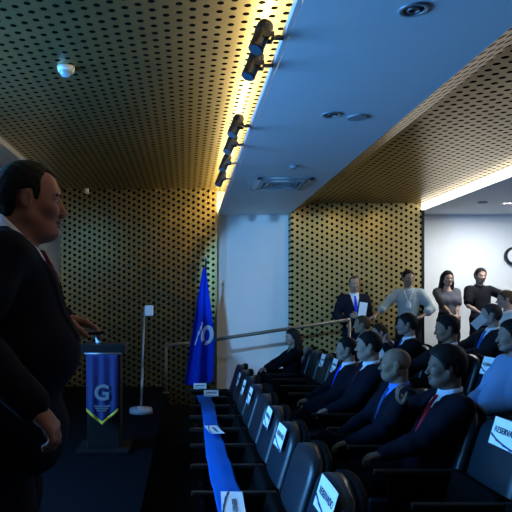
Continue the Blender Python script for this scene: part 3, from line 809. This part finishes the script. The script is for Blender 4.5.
# ------------------------------------------------------------------ ribbon laid over the armrests
def rib(u, v, off):     # u across, v along; it sags a little between the armrests
    y = 1.75+v*4.88; ph = ((y-(2.47-.274))/.5475) % 1.0
    zz = .641-.022*math.sin(PI*ph)**1.4
    xc = .215+.015*math.sin(y*1.1)-.020*(y-3)/3.6+(.0 if y < 6.0 else -.05*(y-6.0))
    return (xc+.018+u*(.069+.006*math.sin(y*2.1)), y, zz+.003*math.cos(u*3)+off+.001*math.sin(y*14+u*3))
b = B(); strip_cloth(b, rib, [i/8-1 for i in range(17)], [j/180 for j in range(181)], .004, .003)
tag(fin('ribbon', b, M_['ribbon'], smooth=True), 'long royal blue ribbon laid across the front-row armrests', 'ribbon')
RT = Matrix((Vector((0, -1, 0)), Vector((1, 0, 0)), Vector((0, 0, 1)))).transposed()
sign(.225, 4.78, .652, .30, .105, RT, 'white reserved paper lying halfway along the blue ribbon', 'papers on the blue ribbon', .16)
sign(.235, 3.00, .656, .42, .115, RT, 'white reserved paper on the blue ribbon at the bottom of the photo', 'papers on the blue ribbon', -.04)
RC = Matrix((Vector((1, 0, 0)), Vector((0, .34, .94)), Vector((0, -.94, .34)))).transposed()
sign(.275, SY(8, 0)-.274-.02, .672, .16, .07, RC, 'small white card past the ribbon end, on the nearer armrest', 'cards beyond the ribbon end', 0)
sign(.165, SY(8, 0)+.274-.02, .672, .15, .07, RC, 'small white card past the ribbon end, on the farther armrest by the flag', 'cards beyond the ribbon end', 0)
# ------------------------------------------------------------------ people
SUIT = (.006, .006, .012)
# the speaker on the stage, in profile
sp, hnd, shc = person('man in a dark suit standing on the stage in profile, holding a clicker', (-.548, 1.85, .30), .15, scale=.97, pose='stand', outfit='suit', skin=(.25, .12, .09), hair='receding',
       haircol=(.010, .009, .010), top=SUIT, shirt=(.70, .76, .85), tie=(.12, .008, .02), yaw=.04, pitch=.02, lean=.045, pup=.155, ncs=.9, headoff=(.012, 0, -.040), belly=.058, jowl=.004,
       rh=(.110, -.335, 1.150), lh=(.158, .19, 1.362), rdir=(.62, .02, -.78), ldir=(.93, -.05, -.20), rn=(-.75, .2, -.55), ln=(-.25, -.15, -.95), rt=(.4, .85, .2), lt=(0, -1, .25),
       curl=(.85, .55), poles=((-.9, -.45, -.5), (-.5, .5, -.9)), h=.0085, hf=.0034, hairline=.028)
tips, th = hnd[1]
cp = (np.array(tips[0])+th)/2+np.array((.008, .0, .012)); cp = rotm(.15)@cp*.97+np.array((-.548, 1.85, .30))
t = thing('presentation_clicker', 'small black presentation clicker in the speaker\'s raised hand', 'clicker', tuple(cp))
b = B(); box(b, (-.038, -.010, -.006), (.038, .010, .006), Matrix.Rotation(-.10, 3, 'Y')); fin('body', b, M_['black'], t, bevel=.005)
b = B(); tube(b, (.015, 0, .006), (.015, 0, .009), .005, seg=12); tube(b, (-.005, 0, .004), (-.005, 0, .007), .005, seg=12); fin('button', b, M_['grey'], t)
P = PI
SL = -.24
def sitter(label, x, y, row, sc, **k):
    k.setdefault('lean', SL)
    return person(label, (x-.09, y, .12*row), P, scale=sc, **k)
sitter('nearest seated man, dark suit and red tie, one hand raised near his chin', 1.545, 3.56, 1, .97, hairg=.020, skin=(0.154, 0.091, 0.066), tie=(.35, .015, .03), shirt=(.6, .72, .85), top=(.005, .005, .010), yaw=-.10, belly=.03, jowl=.008,
       lh=(.32, .10, .70), rh=(.17, -.03, .97), poles=((.1, -1, -.6), (-.5, .8, -.6)), rdir=(.35, .25, .85), rn=(-.9, .2, .3), rt=(0, .9, -.3), roll=-.05)
sitter('bald man in a dark suit with bright blue shirt, seated in the second row', 1.45, 4.13, 1, .93, skin=(0.210, 0.133, 0.091), hair='bald', shirt=(.06, .22, .85), tie=(.02, .06, .18), top=(.004, .006, .013), yaw=-.25, pitch=-.05, legs='crossed', jowl=.006)
sitter('man in a dark suit with full dark hair, seated just beyond the bald man', 1.586, 5.20, 1, .97, skin=(0.315, 0.200, 0.147), shirt=(.62, .72, .85), top=(.004, .006, .012), yaw=-.15, tie=(.05, .01, .02), jowl=.012, belly=.03, legs='crossed')
sitter('farthest of the suited men seated in the second row, beside empty labelled seats', 1.545, 5.75, 1, .91, skin=(0.294, 0.200, 0.147), shirt=(.62, .74, .88), tie=(.01, .05, .6), top=(.005, .006, .011), yaw=-.1, hair='receding')
sitter('woman in a dark jacket with long dark hair seated alone by the far wall', 1.47, 7.945, 1, .89, skin=(0.294, 0.182, 0.140), female=True, hair='long', outfit='suit', shirt=(.25, .22, .20), top=(.006, .006, .009), yaw=.35, pitch=.08, legs='crossed',
       lh=(.40, .05, .72), rh=(.36, -.10, .74), h=.011, lean=-.12)
# third row
sitter('man in a light blue shirt seated at the right edge of the photo', 2.40, 4.40, 2, .98, outfit='shirt', skin=(.26, .16, .12), top=(.15, .26, .44), pants=(.01, .01, .015), yaw=-.2, lh=(.24, .12, .66), rh=(.22, -.14, .64), belly=.04)
sitter('dark-haired man in a charcoal suit looking down, seated in the third row', 2.385, 5.48, 2, .985, skin=(.27, .14, .09), shirt=(.65, .70, .76), top=(.010, .009, .010), yaw=-.1, pitch=.1, h=.012, rh=(.36, -.18, .78))
sitter('man in a dark suit with white collar touching his chin, seated in the third row', 2.42, 6.57, 2, .98, skin=(.28, .19, .15), shirt=(.70, .78, .86), top=(.005, .006, .009), yaw=-.2, h=.012, lh=(.16, .05, .97), poles=((-.5, -.8, -.6), (.3, .8, -.8)), ldir=(.1, -.3, .9), ln=(-.9, 0, .2), lt=(0, -.9, -.2), tie=(.03, .09, .3))
sitter('person in a white shirt seated low in the third row behind the full-haired man', 2.30, 7.12, 2, .88, outfit='shirt', skin=(.40, .25, .20), top=(.72, .72, .74), pants=(.02, .02, .03), yaw=.1, h=.012, hair='short', haircol=(.04, .025, .015))
sitter('older man with thin brown hair seated in front of the standing suited man', 2.27, 7.72, 2, .94, skin=(.40, .25, .17), outfit='suit', shirt=(.5, .5, .55), top=(.010, .009, .012), yaw=-.3, h=.012, hair='receding', haircol=(.10, .06, .03), hairline=.02)
# fourth row and behind
sitter('seated man in dark suit and blue tie at right, holding up a white paper', 3.215, 6.33, 3, .97, skin=(0.413, 0.270, 0.210), shirt=(.72, .76, .80), tie=(.03, .12, .50), top=(.014, .016, .022), yaw=-.3, h=.012, hair='receding', haircol=(.05, .035, .03), rh=(.36, .0, .80), lh=(.33, .12, .78))
person('person with brown hair and a white shirt seated just under the pointing arm', (4.20, 7.945, .48), P, outfit='shirt', skin=(0.435, 0.270, 0.195), top=(.82, .80, .76), pants=(.02, .02, .03), yaw=-.2, h=.012, hair='short', haircol=(.10, .055, .03), scale=1.0, drop=.0)
person('person in black with a yellow-green lanyard at the right edge, seated at the back', (4.22, 7.40, .48), P, outfit='shirt', skin=(0.300, 0.195, 0.150), top=(.010, .012, .014), lanyard=(.55, .75, .05), yaw=0, h=.013)
# standing at the back
person('standing man in a dark suit and blue tie against the gold wall', (2.65, 9.42, .29), -PI/2-.05, pose='stand', skin=(0.315, 0.210, 0.150), hair='receding', haircol=(.05, .04, .035), hairline=.03, shirt=(.62, .70, .82), tie=(.02, .05, .65), top=(.008, .010, .020), yaw=-.1, h=.011,
       rh=(.17, -.16, 1.02), lh=(.19, .03, 1.13), ldir=(.2, -.9, .1), ln=(-1, 0, 0), lt=(0, 0, 1), rdir=(.5, .3, -.5), scale=1.02)
person('man in a grey-blue shirt leaning with one hand on the handrail', (3.38, 9.12, .37), -PI/2-.35, pose='stand', outfit='rolled', skin=(0.300, 0.195, 0.135), top=(.30, .38, .40), pants=(.010, .010, .012), yaw=.35, h=.011, lanyard=(.55, .62, .66),
       rh=(.28, -.50, 1.02), lh=(.20, .18, 1.05), rdir=(.4, -.7, -.4), ldir=(.3, -.8, -.2), poles=((-.3, -.6, -1), (-.3, .9, -.4)), scale=1.02)
person('woman with long dark hair and folded hands standing against the white wall', (4.09, 9.35, .44), -PI/2+.05, pose='stand', outfit='polo', female=True, skin=(0.450, 0.285, 0.210), hair='long', haircol=(.012, .009, .008), top=(.10, .10, .115), pants=(.012, .012, .014), yaw=-.1, h=.010,
       rh=(.20, .0, .98), lh=(.20, .03, .96), rdir=(.2, .9, -.1), ldir=(.2, -.9, -.1), poles=((-.2, -1, -.3), (-.2, 1, -.3)), rn=(-1, 0, 0), ln=(-1, 0, 0), rt=(0, 0, 1), lt=(0, 0, 1), scale=.98)
person('man in a black polo shirt standing with one bare arm stretched to the right', (4.63, 9.40, .45), -PI/2+.10, pose='stand', outfit='polo', skin=(0.390, 0.247, 0.188), top=(.008, .009, .011), pants=(.010, .010, .012), yaw=-.15, h=.010,
       lh=(.05, .66, 1.36), rh=(.20, -.10, 1.02), ldir=(.1, 1, -.05), ln=(0, 0, -1), lt=(1, 0, 0), rdir=(.3, .8, -.2), poles=((-.2, -1, -.3), (0, 0, -1)), scale=1.0, roll=-.08, badge=False)
# things they hold
b = B(); box(b, (-.06, -.006, -.11), (.06, .006, .11), Matrix.Rotation(.15, 3, 'Y'))
tag(fin('paper_folder', b, M_['paper'], bevel=.004, loc=(2.70, 9.165, 1.55)), 'white folder held by the suited man standing at the gold wall', 'folder')
b = B(); box(b, (-.075, -.004, -.045), (.075, .004, .045), Matrix.Rotation(-.75, 3, 'Y'))
tag(fin('paper_sheet', b, M_['paper'], loc=(2.97, 6.08, 1.47)), 'white sheet held up by the man with the blue tie in the back rows', 'paper')
# ------------------------------------------------------------------ lamps
def area(name, loc, rot, sx, sy, col, e, spread=PI):
    l = bpy.data.lights.new(name, 'AREA'); l.shape = 'RECTANGLE'; l.size = sx; l.size_y = sy; l.color = col; l.energy = e; l.spread = spread
    o = bpy.data.objects.new(name, l); COL.objects.link(o); o.location = loc; o.rotation_euler = rot; return o
area('screen_light', (-3.40, 3.2, 2.1), (0, -PI/2, -.30), 1.9, 3.6, (.11, .42, 1.0), 500, 2.95)
area('back_downlight_a', (4.82, 9.0, ZB-.03), (0, 0, 0), .15, .15, (.93, .97, 1), 54)
area('back_fill_light', (6.0, 6.2, ZB-.03), (0, 0, 0), .15, .15, (.93, .97, 1), 56)  # added lamp with no fitting, out of view, brightens the back wall
def spot(name, loc, aim, col, en, size, blend, soft):
    l = bpy.data.lights.new(name, 'SPOT'); l.color = col; l.energy = en; l.spot_size = size; l.spot_blend = blend; l.shadow_soft_size = soft
    o = bpy.data.objects.new(name, l); COL.objects.link(o); o.location = loc
    o.rotation_euler = (Vector(aim)-o.location).to_track_quat('-Z', 'Y').to_euler()
spot('projector_lamp', (-.75, 2.3, 3.05), (1.74, 9.98, 1.85), (.20, .54, 1.0), 1000, .38, .3, .06)
for x in (1.9, 2.6, 3.3): spot('wall_fill_spot', (x, 8.7, 3.2), (x, 9.7, 1.9), (1, .80, .42), 10, 2.0, .9, .02)  # added lamps without fixtures, they brighten the right perforated wall
w = bpy.data.worlds.new('World'); SC.world = w; w.use_nodes = True
w.node_tree.nodes['Background'].inputs[0].default_value = (.02, .03, .05, 1); w.node_tree.nodes['Background'].inputs[1].default_value = 0.2
# ------------------------------------------------------------------ camera
cam = bpy.data.cameras.new('camera'); co = bpy.data.objects.new('camera', cam); COL.objects.link(co)
co.location = (0, 0, CZ); co.rotation_euler = (PI/2, 0, 0); cam.sensor_width = 36; cam.lens = 600*36/512
cam.shift_x = 70/512; cam.shift_y = 45/512; cam.clip_start = .05
SC.camera = co
vs_ = SC.view_settings; vs_.view_transform = 'Standard'; vs_.look = 'None'; vs_.gamma = 1; vs_.exposure = 0.0; vs_.use_curve_mapping = False
